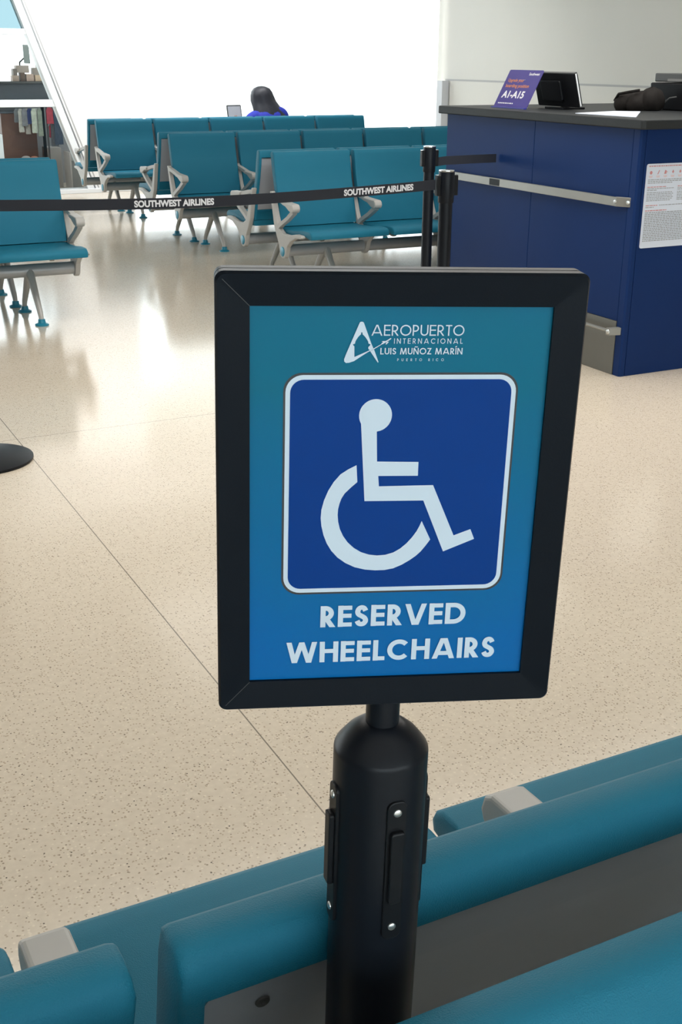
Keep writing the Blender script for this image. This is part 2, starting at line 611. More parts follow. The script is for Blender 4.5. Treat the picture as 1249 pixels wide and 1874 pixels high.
GX = 4.05        # where the solid end wall stops and the glazing starts
wb = MB()
wb.prism([(mull_x(0) + 0.07, 0), (GX, 0), (GX, CEIL), (mull_x(CEIL) + 0.07, CEIL)], BW, BW + 0.22, 'Y')
struct('wall_back', wb, M_wall)
wf = MB().box(-9, RW, -5.2, -5.0, 0, 0.35)
wf.box(-9, RW, -5.2, -5.0, 2.9, CEIL)
wf.box(-9, -5.5, -5.2, -5.0, 0.35, 2.9)
wf.box(4.5, RW, -5.2, -5.0, 0.35, 2.9)
struct('wall_front', wf, M_wall_far)
w3 = MB().box(-5.5, 4.5, -5.11, -5.10, 0.35, 2.9).build('window_unseen', M_glass, smooth=False)  # unseen window behind the camera, added for frontal sky light
w3['kind'] = 'structure'
struct('wall_left', MB().box(-9, -8.8, -5.0, BW, 0, CEIL), M_wall_far)
struct('wall_right', MB().box(RW, RW + 0.25, -5.2, BW + 0.2, 0, CEIL), M_wall_side)
ww = MB().box(RW - 0.03, RW, 2.0, BW - 0.15, 0, 1.135)
struct('trim_2', ww, M_wall_side)['label'] = 'lower wall panel'
struct('trim_3', MB().box(RW - 0.006, RW + 0.01, 2.0, BW, 1.135, 1.155), M_gap)
struct('trim_4', MB().box(RW - 0.12, RW - 0.03, BW - 0.12, BW, 0, 1.135), M_trim_grey)
struct('baseboard_back', MB().box(mull_x(0) + 0.12, GX, BW - 0.02, BW, 0, 0.10), M_trim, bevel=0.004)
# sill under the raked window
struct('trim_5', MB().box(-2.5, mull_x(0) + 0.10, BW - 0.05, BW + 0.16, 0, 0.045), M_trim, bevel=0.004)
# shadow line beside the raked mullion
g = MB()
g.prism([(mull_x(0) + 0.075, 0.05), (mull_x(0) + 0.088, 0.05), (mull_x(CEIL) + 0.088, CEIL), (mull_x(CEIL) + 0.075, CEIL)], BW - 0.004, BW + 0.01, 'Y')
struct('trim_6', g, M_gap)

# raked shop window
win = thing('window_1', 'raked white framed window looking into a shop', 'window', (0, BW, 0))
win['kind'] = 'structure'
fr = MB()
fr.prism([(mull_x(0.03) - 0.03, 0.03), (mull_x(0.03) + 0.045, 0.03), (mull_x(CEIL) + 0.045, CEIL), (mull_x(CEIL) - 0.03, CEIL)], -0.03, 0.12, 'Y')
fr.build('mullion', M_trim, win, smooth=False, bevel=0.006)
for z0, z1 in ((0.887, 0.958), (1.585, 1.643)):
    MB().prism([(-2.5, z0), (mull_x(z0), z0), (mull_x(z1), z1), (-2.5, z1)], -0.02, 0.10, 'Y').build('transom', M_trim, win, smooth=False, bevel=0.006)
for nm, z0, z1, gm in (('pane', 0.045, 0.887, M_glass), ('pane', 0.958, 1.585, M_glass), ('pane', 1.643, CEIL, M_glass_cyan)):
    MB().prism([(-2.5, z0), (mull_x(z0), z0), (mull_x(z1), z1), (-2.5, z1)], 0.05, 0.056, 'Y').build(nm, gm, win, smooth=False)

# glazed part of the end wall
w2 = thing('window_2', 'bright floor to ceiling glazing at the end of the hall', 'window', (0, BW, 0))
w2['kind'] = 'structure'
MB().box(GX, RW - 0.12, 0.05, 0.062, 0.06, CEIL).build('pane', M_glass, w2, smooth=False)
MB().box(GX, RW - 0.12, -0.02, 0.12, 0, 0.06).build('sill', M_trim, w2, smooth=False)

# ceiling downlights, out of frame above; some known from floor reflections, others added for even light
LP = [(2.30, 7.37), (2.76, 7.47), (2.27, 12.5), (2.62, 12.55), (4.6, 12.4), (4.6, 7.4), (0.2, 7.4), (2.5, 3.4), (4.6, 3.4), (0.2, 3.4), (6.6, 7.4), (6.6, 3.4)]
for i, (x, y) in enumerate(LP):
    t = thing('ceiling_lamp', 'round recessed downlight in the white ceiling', 'lamp', (x, y, CEIL), 0, 'ceiling downlights')
    MB().lathe([(0.14, 0.0), (0.165, 0.0), (0.165, -0.012), (0.14, -0.012)], 24).build('rim', M_trim, t)
    MB().lathe([(0.14, -0.004), (0.14, -0.010)], 24).build('diffuser', M_lamp, t)

# ------------------------------------------------------------------ beam seating
S = 0.5615            # seat pitch
SW = 0.5315           # width of one seat shell


def make_seat(x):
    prof = [(-.10, .402), (-.2, .397), (-.35, .405), (-.47, .419), (-.54, .421), (-.568, .418), (-.585, .408), (-.592, .392),
            (-.588, .376), (-.57, .372), (-.5, .382), (-.35, .370), (-.2, .362), (-.10, .368)]
    mb = MB()
    h = SW / 2
    cols = [(-h, .006), (-h + .002, .002), (-h + .007, 0), (h - .007, 0), (h - .002, .002), (h, .006)]
    n = len(prof)
    cy, cz = -.35, .392
    vs, fs = [], []
    for cx, ins in cols:
        for (y, z) in prof:
            f_ = ins * 2.2
            yy = y + (f_ if y < -.5 else 0)
            zz = z - ins if z > cz else z + ins
            vs.append((x + cx, yy, zz))
    for j in range(len(cols) - 1):
        for i in range(n):
            k = (i + 1) % n
            fs.append((j * n + i, j * n + k, (j + 1) * n + k, (j + 1) * n + i))
    fs.append(list(range(n)))
    fs.append([(len(cols) - 1) * n + i for i in range(n)][::-1])
    return mb.add(vs, fs)


FRONT = [(-.150, .405), (-.138, .48), (-.112, .58), (-.088, .66), (-.084, .668), (-.068, .75), (-.054, .815), (-.046, .836)]
TOP = [(-.036, .843), (-.022, .8445), (-.008, .842), (0.0, .833)]
REAR_RIM = [(-.002, .800), (-.004, .795), (-.012, .75), (-.036, .66), (-.060, .58), (-.086, .48), (-.090, .468), (-.098, .430), (-.102, .405)]
REAR_REC = [(-.002, .800), (-.020, .795), (-.028, .75), (-.052, .66), (-.076, .58), (-.100, .48), (-.104, .468), (-.098, .452), (-.102, .405)]


def make_back(x):
    h = SW / 2
    cols = [(-h, .007, 0), (-h + .002, .002, 0), (-h + .007, 0, 0), (-h + .017, 0, 0), (-h + .019, 0, 1),
            (h - .019, 0, 1), (h - .017, 0, 0), (h - .007, 0, 0), (h - .002, .002, 0), (h, .007, 0)]
    vs, fs = [], []
    for cx, ins, rec in cols:
        loop = [(y + ins, z) for y, z in FRONT] + [(y, z - ins) for y, z in TOP] + [(y - ins, z) for y, z in (REAR_REC if rec else REAR_RIM)]
        n = len(loop)
        vs += [(x + cx, y, z) for y, z in loop]
    for j in range(len(cols) - 1):
        for i in range(n):
            k = (i + 1) % n
            fs.append((j * n + i, j * n + k, (j + 1) * n + k, (j + 1) * n + i))
    fs.append(list(range(n)))
    fs.append([(len(cols) - 1) * n + i for i in range(n)][::-1])
    return MB().add(vs, fs)


def make_panel(x):
    h = SW / 2 - .0195
    pr = [(-.0155, .794), (-.0235, .75), (-.0475, .66), (-.0715, .58), (-.0955, .48), (-.099, .47)]
    return MB().prism(pr + [(y - .004, z) for y, z in pr[::-1]], x - h, x + h, 'X')


def make_bracket(x):
    spine = [(-.066, .605), (-.084, .56), (-.108, .48), (-.122, .41), (-.150, .345), (-.185, .300), (-.192, .262), (-.205, .236), (-.232, .226), (-.258, .236),
             (-.272, .262), (-.280, .300), (-.318, .345), (-.40, .372), (-.48, .376), (-.50, .370), (-.505, .360),
             (-.49, .352), (-.40, .348), (-.33, .318)]
    # outline: up the back, down to the lobe, out along the seat arm
    out = [(-.048, .610), (-.072, .612), (-.102, .56), (-.140, .47), (-.178, .400), (-.235, .374), (-.33, .374), (-.43, .392), (-.50, .392),
           (-.51, .382), (-.50, .372), (-.42, .366), (-.345, .336), (-.300, .300), (-.284, .262), (-.272, .236), (-.248, .222), (-.222, .222),
           (-.198, .236), (-.186, .262), (-.178, .300), (-.140, .355), (-.104, .42), (-.082, .50), (-.060, .58)]
    return MB().prism(out, x - .0145, x + .0145, 'X')


def make_arm(x):
    mb = MB()
    path = [(-.066, .590), (-.14, .580), (-.30, .552), (-.380, .541), (-.392, .530), (-.380, .516), (-.30, .470), (-.20, .425), (-.150, .398)]
    wd = [.024, .024, .026, .028, .028, .028, .024, .024, .028]
    L_, R_ = [], []
    n = len(path)
    for i in range(n):
        a, b = path[max(i - 1, 0)], path[min(i + 1, n - 1)]
        d = math.hypot(b[0] - a[0], b[1] - a[1])
        nx, ny = -(b[1] - a[1]) / d, (b[0] - a[0]) / d
        L_.append((path[i][0] + nx * wd[i] / 2, path[i][1] + ny * wd[i] / 2))
        R_.append((path[i][0] - nx * wd[i] / 2, path[i][1] - ny * wd[i] / 2))
    vs, fs = [], []
    for xx in (x - .015, x + .015):
        vs += [(xx, p[0], p[1]) for p in L_] + [(xx, p[0], p[1]) for p in R_]
    for i in range(n - 1):
        a = 2 * n
        fs += [(i, i + 1, n + i + 1, n + i), (a + i, a + n + i, a + n + i + 1, a + i + 1), (i, a + i, a + i + 1, i + 1), (n + i, n + i + 1, a + n + i + 1, a + n + i)]
    fs += [(0, n, 3 * n, 2 * n), (n - 1, 3 * n - 1, 4 * n - 1, 2 * n - 1)]
    mb.add(vs, fs)
    return mb


def make_pad(x):
    out = [(-.25, .570), (-.395, .5645), (-.410, .556), (-.416, .536), (-.409, .520), (-.392, .513), (-.355, .520), (-.30, .543), (-.25, .550)]
    return MB().prism(out, x - .0255, x + .0255, 'X')


def make_leg(x, s):
    cy = -.24
    return MB().tube([(x, cy, .272), (x, cy + s * .03, .245), (x, cy + s * .13, .13), (x, cy + s * .185, .07), (x, cy + s * .20, .045), (x, cy + s * .205, .02)],
                     [.024, .023, .018, .016, .014, .014], 10)


def make_foot(x, s):
    cy = -.24 + s * .205
    return MB().lathe([(.038, 0), (.038, .007), (.022, .014), (.019, .034), (.012, .036)], 16, Matrix.Translation((x, cy, 0)))


MESH = {}


def inst(name, key, maker, m, parent, x, **kw):
    """first use builds the mesh at the origin, later ones share it"""
    if key not in MESH:
        o = maker().build(name, m, parent, **kw)
        MESH[key] = o
    else:
        o = MESH[key].copy()
        COL.objects.link(o)
        o.parent = parent
        o.name = name
    o.location = (x, 0, 0)
    return o


def make_bench(n, x0, y, away, label, supports, screws=False):
    root = thing('beam_seating', label, 'bench', (x0 + n * S if away else x0, y, 0), PI if away else 0, 'airport beam seating rows')
    MB().tube([(-.004, -.232, .268), (n * S + .004, -.232, .268)], .036, 20).build('beam', M_beam, root)
    for i in range(n):
        cx = (i + .5) * S
        inst('seat', 'seat', lambda: make_seat(0), M_teal, root, cx, angle=50)
        b = inst('backrest', 'back', lambda: make_back(0), M_teal, root, cx, angle=50)
        inst('back_panel', 'panel', lambda: make_panel(0), M_panel, b, 0, smooth=False)
        if screws:
            for sx in (-.200, .200):
                def scr():
                    q = Matrix.Translation((0, -.0205, .765)) @ Matrix.Rotation(-PI / 2 - .26, 4, 'X')
                    return MB().lathe([(.0058, 0), (.0052, .0016), (.0022, .0018), (.0020, .0006)], 14, q)
                inst('screw', 'panelscrew', scr, M_dark_grey, b, sx)
    for k in range(n + 1):
        br = inst('bracket', 'bracket', lambda: make_bracket(0), M_alu, root, k * S, smooth=False, bevel=.004)
        if k in (0, n):
            s = -1 if k == 0 else 1
            inst('end_cap', 'cap%d' % s, lambda: MB().lathe([(.030, 0), (.030, .003), (.027, .005)], 24, Matrix.Translation((s * .0145, -.235, .264)) @ Matrix.Rotation(s * PI / 2, 4, 'Y')), M_disc, br, 0)
        a = inst('armrest', 'arm', lambda: make_arm(0), M_alu, root, k * S, smooth=False, bevel=.005)
        inst('arm_pad', 'pad', lambda: make_pad(0), M_alu, a, 0, smooth=False, bevel=.006, seg=3)
    for sx in supports:
        for s in (-1, 1):
            lg = inst('leg', 'leg%d' % s, lambda: make_leg(0, s), M_alu, root, sx)
            inst('foot', 'foot%d' % s, lambda: make_foot(0, s), M_disc, lg, 0)
    return root


GAP = 0.100
XB = -.015
make_bench(5, 3.129 + XB, 11.154, False, 'teal seating row facing the camera in the rearmost pair, in front of the seated person', (.29, 2.5 * S, 5 * S - .29))
make_bench(5, 3.129 + XB - .03, 11.154 + GAP, True, 'rearmost teal seating row facing the white end wall, with the person in blue on it', (.29, 2.5 * S, 5 * S - .29))
make_bench(6, 3.077 + XB, 8.977, False, 'teal seating row facing the camera in the middle pair, behind the belt lettering', (.28, 3 * S, 6 * S - .28))
make_bench(6, 3.077 + XB - .03, 8.977 + GAP, True, 'teal seating row facing away in the middle of the three pairs', (.28, 3 * S, 6 * S - .28))
make_bench(4, 3.060 + XB, 6.988, False, 'teal seating row facing the camera just behind the two belt posts', (.28, 4 * S - .28))
make_bench(4, 3.060 + XB - .03, 6.988 + GAP, True, 'teal seating row facing away directly behind the row by the belt posts', (.28, 4 * S - .28))
make_bench(3, 1.698 - 3 * S + .015, 6.924, False, 'teal seating row cut off by the left photo edge, facing the camera', (.28, 3 * S - .265))
make_bench(3, 1.698 - 3 * S + .015, 6.924 + GAP, True, 'teal seating row facing away behind the row at the left photo edge', (.28, 3 * S - .265))
FX = .1695 - 2 * S
make_bench(5, FX, .487, False, 'nearest teal seating row at the bottom right corner, its seat front towards the camera', (.28, 5 * S - .28))
make_bench(5, FX, .487 + GAP, True, 'near teal seating row with grey back panels, directly behind the sign post', (.28, 5 * S - .28), True)

# ------------------------------------------------------------------ wheelchair sign on its post
st = thing('sign_stand', 'black post stand holding the framed blue reserved wheelchairs sign', 'sign', (.2973, .572, 0))
RM = Matrix.Rotation(math.radians(-20.1552), 4, 'Z') @ Matrix.Rotation(math.radians(.3216), 4, 'X') @ Matrix.Rotation(math.radians(1.2419), 4, 'Y')
st.rotation_euler = RM.to_euler()
RI = RM.inverted()
MB().lathe([(.0, 0.003), (.155, .003), (.165, .008), (.165, .016), (.12, .026), (.045, .032), (0, .032)], 48, RI, cap=False).build('base', M_post, st)
MB().lathe([(.0301, .02), (.0301, .9835), (.0299, .9855), (.0291, .9872), (.0268, .9902), (.0228, .9952), (.0170, 1.0000), (.0112, 1.0035), (.0104, 1.0035)], 64).build('post', M_post, st, angle=60)
MB().lathe([(.0106, .995), (.0106, 1.0215)], 32).build('neck', M_post, st, angle=60)
for k in range(4):
    R_ = Matrix.Rotation(math.radians(13 + 90 * k), 4, 'Z')
    pl = MB().prism(rounded_rect(-.0066, .0066, .858, .963, .0050), -.0315, -.0275, 'Y', R_).build('clip_plate', M_tab, st, smooth=False, bevel=.0008)
    MB().prism(rounded_rect(-.0046, .0046, .888, .942, .0020), -.0350, -.0310, 'Y', R_).build('clip_tab', M_tab, pl, smooth=False, bevel=.0011)
    for z in (.955, .868):
        mt = R_ @ Matrix.Translation((0, -.0314, z)) @ Matrix.Rotation(PI / 2, 4, 'X')
        sc_ = MB().lathe([(.0028, 0), (.0026, .0007), (.0016, .0012), (.0004, .0013)], 18, mt)
        o = sc_.build('screw', M_screw, pl)
        o['label'] = 'bright zinc screw'
# the framed sign head, centre at local z 1.1522
ZC = 1.1522
HW, HH, BR = .1021, .1322, .0186


def shift(pts):
    return [(a / 1000, b / 1000 + ZC) for a, b in pts]


def frame_ring(y0, y1, ins=0.0):
    mb = MB()
    outer = rounded_rect(-HW + ins, HW - ins, ZC - HH + ins, ZC + HH - ins, .005, 6)
    n = len(outer)
    inner = []
    per = n // 4
    ix, iz = HW - BR, HH - BR
    cs = [(ix, iz), (-ix, iz), (-ix, -iz), (ix, -iz)]
    sl = .0045     # face slopes gently down to the picture opening
    lay = []
    for j, p in enumerate(outer):
        lay.append((p, cs[min(j // per, 3)]))
    vs = []
    for p, c in lay:
        vs.append((p[0], y1, p[1]))
    for p, c in lay:
        vs.append((p[0], y0 + .002, p[1]))
    for p, c in lay:
        q = (p[0] * .988, ZC + (p[1] - ZC) * .990)
        vs.append((q[0], y0, q[1]))
    fs = []
    for a in (0, 1):
        for j in range(n):
            k = (j + 1) % n
            fs.append((a * n + j, a * n + k, (a + 1) * n + k, (a + 1) * n + j))
    base = len(vs)
    for c in cs:
        vs.append((c[0], y0 + sl * .45, ZC + c[1]))
    for c in cs:
        vs.append((c[0], y1, ZC + c[1]))
    for q in range(4):
        js = list(range(q * per, q * per + per))
        fs.append([2 * n + j for j in js] + [base + q])
        nx = (q + 1) % 4
        fs.append((2 * n + js[-1], 2 * n + (js[-1] + 1) % n, base + nx, base + q))
        fs.append((base + q, base + nx, base + 4 + nx, base + 4 + q))
    mb.add(vs, fs)
    return mb


FY = -.0105
frame_ring(FY, -.0008).build('frame', M_black, st, smooth=False)
MBk = frame_ring(FY, -.0008)
MBk.v = [Vector((p.x, -p.y, p.z)) for p in MBk.v]
MBk.build('frame', M_black, st, smooth=False)
# mitre lines of the front frame
for sx in (-1,):
    for sz in (-1, 1):
        mt = MB()
        a = Vector((sx * (HW - BR), FY + .0018, ZC + sz * (HH - BR)))
        b = Vector((sx * (HW - .004), FY - .00005, ZC + sz * (HH - .004)))
        d = Vector((sz * .00012 * sx, 0, -.00012)) if False else Vector((.0001, 0, -.0001 * sx * sz))
        mt.add([a - d + Vector((0, -.0002, 0)), a + d + Vector((0, -.0002, 0)), b + d + Vector((0, -.0002, 0)), b - d + Vector((0, -.0002, 0))], [(0, 1, 2, 3)])
        mt.build('mitre_joint', M_dark_grey, st, smooth=False)
PY = FY + .0042
po = MB().box(-HW + BR - .002, HW - BR + .002, PY, PY + .001, ZC - HH + BR - .002, ZC + HH - BR + .002)
po.v = [Vector((p.x, p.y, p.z - ZC)) for p in po.v]
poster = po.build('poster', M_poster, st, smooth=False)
poster.location = (0, 0, ZC)


def on_poster(mb, name, m, lift):
    mb.v = [Vector((p.x, PY - lift + p.y, p.z - ZC)) for p in mb.v]
    return mb.build(name, m, poster, smooth=False)


SQ = (-.0638, .0662, ZC - .0562, ZC + .0753)
mb = MB()
mb.flat(rounded_rect(SQ[0] - .0012, SQ[1] + .0012, SQ[2] - .0012, SQ[3] + .0012, .0105), 0)
on_poster(mb, 'symbol_outline', M_print_black, .00015)
mb = MB()
mb.flat(rounded_rect(*SQ, .0098), 0)
on_poster(mb, 'symbol_border', M_print_white, .0003)
mb = MB()
mb.flat(rounded_rect(SQ[0] + .0026, SQ[1] - .0026, SQ[2] + .0026, SQ[3] - .0026, .0075), 0)
on_poster(mb, 'symbol_field', M_print_blue, .00045)
HEAD = [(-13.2 + 9.3 * math.cos(a), 52.1 + 9.45 * math.sin(a)) for a in [2 * PI * i / 40 for i in range(40)]]
BODY = [(-21.46, 50.36), (-12.51, 50.3), (-11.28, 24.88), (12.62, 24.36), (12.7, 16.02), (-10.23, 16.19), (-9.63, 9.9), (21.9, 10.2), (35.94, -21.38), (45.77, -17.59), (48.4, -23.82), (30.25, -31.48), (16.72, 0.8), (-17.64, 0.97)]
WO = [(-22.95, 22.82), (-27.6, 20.41), (-31.96, 17.45), (-35.65, 12.99), (-38.68, 7.73), (-40.96, 1.9), (-42.38, -3.98), (-42.7, -9.06), (-42.15, -14.02), (-40.89, -19.49), (-38.83, -24.86), (-36.01, -29.7), (-32.3, -33.98), (-27.47, -37.64), (-21.93, -40.43), (-15.9, -42.03), (-9.81, -42.68), (-4.22, -42.61), (1.03, -41.63), (6.04, -39.4), (10.49, -36.63), (13.94, -34.07), (16.88, -31.19), (19.58, -27.56), (22.15, -23.68)]
WI = [(-22.15, 12.67), (-25.99, 9.16), (-29.29, 5.74), (-31.06, 2.66), (-32.04, -0.42), (-32.74, -3.68), (-32.91, -7.27), (-32.49, -11.6), (-31.37, -16.12), (-29.39, -20.45), (-26.62, -24.48), (-22.95, -28.01), (-18.66, -30.8), (-13.92, -32.51), (-8.98, -33.21), (-4.07, -32.85), (0.58, -31.48), (4.61, -29.02), (8.15, -25.84), (11.27, -22.09), (13.78, -18.26), (15.3, -15.02), (16.45, -11.94)]
mb = MB()
for poly in (HEAD, BODY, WO + WI[::-1]):
    mb.flat(shift(poly), 0)
on_poster(mb, 'wheelchair_symbol', M_print_white, .0006)
# airport mark: a peaked A with a domed lookout cut out of it, a swoosh and a small aircraft
E1 = [(-23.9, 104.56), (-23.51, 104.89), (-22.83, 104.96), (-22.63, 99.27), (-23.09, 98.79), (-22.94, 98.18), (-24.44, 96.68), (-25.61, 94.83), (-26.05, 93.81), (-26.09, 92.92), (-27.36, 92.44), (-27.0, 91.89), (-26.44, 91.41), (-26.25, 85.42), (-18.05, 89.15), (-18.83, 88.18), (-23.37, 85.21), (-26.38, 83.14), (-29.08, 82.24), (-30.79, 82.11), (-31.77, 82.94), (-31.87, 84.18), (-30.93, 86.94)]
E2 = [(-22.83, 104.96), (-22.22, 104.9), (-21.66, 104.43), (-17.17, 92.93), (-15.9, 90.25), (-17.78, 89.28), (-18.62, 89.83), (-18.8, 90.93), (-17.75, 92.03), (-17.63, 92.51), (-18.74, 92.99), (-18.91, 93.95), (-19.49, 95.05), (-20.71, 96.68), (-22.26, 98.18), (-22.14, 98.79), (-22.63, 99.27)]
E3 = [(-17.62, 88.66), (-15.54, 89.63), (-12.8, 82.65), (-13.12, 82.23)]
E4 = [(-18.83, 88.18), (-15.68, 89.7), (-11.08, 92.59), (-11.36, 92.8), (-15.7, 90.25), (-18.05, 89.15)]
E5 = [(-11.77, 92.86), (-10.71, 93.69), (-8.37, 94.86), (-6.71, 95.96), (-6.16, 95.89), (-6.48, 95.34), (-8.67, 93.83), (-10.87, 92.59)]
E6 = [(-9.51, 94.31), (-10.74, 94.37), (-11.55, 94.1), (-10.85, 93.83), (-9.89, 93.62)]
E7 = [(-8.67, 93.83), (-7.44, 93.97), (-8.09, 93.14), (-8.88, 92.45), (-9.3, 92.59)]
mb = MB()
for poly in (E1, E2, E3, E4, E5, E6, E7):
    mb.flat(shift(poly), 0)
on_poster(mb, 'airport_emblem', M_print_white, .0006)
mb = MB()
stroke_text(mb, 'AEROPUERTO', -.0173, .0342, ZC + .0973, ZC + .1033, .115, 0, .12)
stroke_text(mb, 'INTERNACIONAL', -.0046, .0337, ZC + .0929, ZC + .0958, .13, 0, .42)
stroke_text(mb, 'LUIS MUÑOZ MARÍN', -.0120, .0339, ZC + .0869, ZC + .0905, .16, 0, .14)
stroke_text(mb, 'PUERTO RICO', -.0024, .0237, ZC + .0831, ZC + .0846, .14, 0, 1.05)
on_poster(mb, 'airport_lettering', M_print_white, .0006)
mb = MB()
stroke_text(mb, 'RESERVED', -.0414, .0466, ZC - .0792, ZC - .0652, .212, 0, .105)
stroke_text(mb, 'WHEELCHAIRS', -.0616, .0664, ZC - .1027, ZC - .0888, .212, 0, .105)
on_poster(mb, 'notice_lettering', M_print_white, .0006)

# ------------------------------------------------------------------ belt posts and belts


def stanchion(x, y, label, rot, clips):
    t = thing('belt_post', label, 'barrier post', (x, y, 0), rot, 'retractable belt posts')
    MB().lathe([(0, 0), (.172, 0), (.176, .004), (.176, .011), (.15, .018), (.05, .026), (0, .026)], 56, cap=False).build('base', M_post, t)
    MB().lathe([(.027, .02), (.027, .86)], 32).build('tube', M_post, t, angle=60)
    hd = MB().lathe([(.0305, .858), (.0315, .862), (.0315, .976), (.0300, .980), (0, .980)], 32, cap=False).build('belt_head', M_post, t, angle=40)
    MB().lathe([(.0312, .9765), (.0318, .978), (.0312, .9815), (.029, .9818)], 32).build('cap_rim', M_chrome, hd)
    for a in clips:
        R_ = Matrix.Rotation(a, 4, 'Z')
        c = MB().box(-.013, .013, .028, .046, .885, .962, R_).build('belt_clip', M_tab, t, smooth=False, bevel=.003)
        MB().box(-.010, .010, .030, .045, .9615, .9640, R_).build('clip_top', M_chrome, c, smooth=False)
    return t


P_near = (2.537, 4.0735)
P_far = (3.1656, 5.2522)
P_left = (.6965, 4.2475)
ANG = math.atan2(P_near[1] - P_left[1], P_near[0] - P_left[0])
stanchion(*P_near, 'black belt post in front, its belt running left across the hall', ANG, (PI / 2, -PI / 2))
stanchion(*P_far, 'black belt post farther back, with clips on both sides, beside the navy counter', ANG, (PI / 2, -PI / 2, 0))
stanchion(*P_left, 'black belt post at the left photo edge, only its round base in view', ANG, (PI / 2, -PI / 2))


def belt(a, b, zs, h, th, label, name='barrier_belt', group='barrier belts'):
    L_ = math.hypot(b[0] - a[0], b[1] - a[1])
    root = thing(name, label, 'belt', (a[0], a[1], 0), math.atan2(b[1] - a[1], b[0] - a[0]), group)
    vs, fs = [], []
    n = len(zs)
    for s, z in zs:
        vs += [(s, -th / 2, z - h / 2), (s, th / 2, z - h / 2), (s, th / 2, z + h / 2), (s, -th / 2, z + h / 2)]
    for i in range(n - 1):
        for k in range(4):
            q = (k + 1) % 4
            fs.append((i * 4 + k, i * 4 + q, i * 4 + 4 + q, i * 4 + 4 + k))
    fs += [(0, 1, 2, 3), tuple((n - 1) * 4 + k for k in (3, 2, 1, 0))]
    MB().add(vs, fs).build('webbing', M_belt, root, smooth=False)
    return root


LB = 1.8483


def beltz(s):
    K = [(0, .9125), (.143, .9075), (.6, .895), (.9, .8935), (1.17, .8995), (1.41, .908), (1.70, .9215), (1.85, .930)]
    for (a, b), (c, d) in zip(K, K[1:]):
        if s <= c:
            return b + (d - b) * (s - a) / (c - a)
    return K[-1][1]


def beltz_s(s):
    return sum(beltz(min(max(s + d, .0), LB)) for d in (-.2, -.1, 0, .1, .2)) / 5 if .25 < s < LB - .25 else beltz(s)


ZS = [(.0475 + (LB - .095) * i / 60, 0) for i in range(61)]
ZS = [(s, beltz_s(s)) for s, _ in ZS]
bt = belt(P_left, P_near, ZS, .0385, .0016, 'black belt with white airline lettering stretched between the left post and the front post')
for x0, x1 in ((.607, .9025), (1.4149, 1.7057)):
    lt = MB()
    vs_, fs_ = fit_text('SOUTHWEST AIRLINES', x0, x1, -.0122, .0122, bold=.045)
    lt.add([(v[0], -.0012, v[2] + beltz_s(v[0])) for v in vs_], fs_)
    lt.build('belt_lettering', M_card_white, bt, smooth=False)
# short belt from the far post to the face of the counter
belt((P_far[0] + .048, P_far[1]), (3.604, 5.30), [(0, .905), (.05, .909), (.25, .909), (.386, .908)], .042, .0016, 'short plain black belt running from the farther post to the navy counter')

# ------------------------------------------------------------------ navy gate counter
CX, CY0, CY1, CXE = 3.605, 4.20, 5.80, 5.60
ct = thing('gate_counter', 'navy blue boarding gate counter with charcoal top and steel rails', 'counter', (CX, CY0, 0))
LX, LY = CXE - CX, CY1 - CY0
MB().box(.012, LX, .012, LY - .01, 0.0, 1.105).build('carcass', M_navy_core, ct, smooth=False)
for y0, y1 in ((.050, .7835), (.7865, LY)):
    MB().box(0, .014, y0, y1, .256, 1.106).build('front_panel', M_navy, ct, smooth=False, bevel=.0015)
MB().prism([(0, .048), (0, .008), (.008, 0), (.030, 0), (.030, .030)], 0, 1.106, 'Z').build('corner_post', M_navy, ct, smooth=False, bevel=.001)
MB().box(.033, LX, 0, .014, 0, 1.106).build('side_panel', M_navy, ct, smooth=False, bevel=.0015)
top = MB()
top.prism([(-.044, -.045), (-.030, -.058), (LX, -.058), (LX, LY + .03), (-.044, LY + .03)], 1.108, 1.148, 'Z')
top.build('countertop', M_ctop, ct, smooth=False, bevel=.005)
MB().box(-.003, .012, .050, LY, 0.0, .255).build('kick_plate', M_steel, ct, smooth=False, bevel=.001)
rl = MB()
rl.box(-.034, -.022, .10, LY, .772, .812)
rl.build('bumper_rail', M_steel_bright, ct, smooth=False, bevel=.002)
rb = MB().prism([(-.036, .10), (-.036, .085), (.002, .028), (.002, .050), (-.022, .10)], .772, .814, 'Z').build('rail_bracket', M_steel_bright, ct, smooth=False, bevel=.002)
q = Matrix.Translation((-.0365, .093, .793)) @ Matrix.Rotation(-PI / 2, 4, 'Y')
MB().lathe([(.009, 0), (.008, .003), (.003, .004)], 16, q).build('bolt', M_screw, rb)
q = Matrix.Translation((-.006, .038, .793)) @ Matrix.Rotation(-PI / 2 + .59, 4, 'Y')
MB().lathe([(.009, 0), (.008, .003), (.003, .004)], 16, Matrix.Translation((-.010, .038, .793)) @ Matrix.Rotation(math.radians(-56), 4, 'Z').inverted() @ Matrix.Rotation(-PI / 2, 4, 'Y')).build('bolt', M_screw, rb)
MB().box(-.0355, -.033, 1.02, 1.11, .776, .808).build('rail_label', M_dark, ct, smooth=False)
lr = MB().tube([(-.045, .045, .214), (-.045, LY, .214)], .0085, 12).build('foot_rail', M_steel_bright, ct)
fb = MB().prism([(-.062, .050), (-.058, .028), (.0, .012), (.0, .038)], .196, .232, 'Z').build('foot_rail_bracket', M_steel_bright, ct, smooth=False, bevel=.004)
MB().lathe([(.012, 0), (.010, .003), (.004, .004)], 16, Matrix.Translation((-.060, .036, .214)) @ Matrix.Rotation(-PI / 2, 4, 'Y')).build('bolt', M_screw, fb)

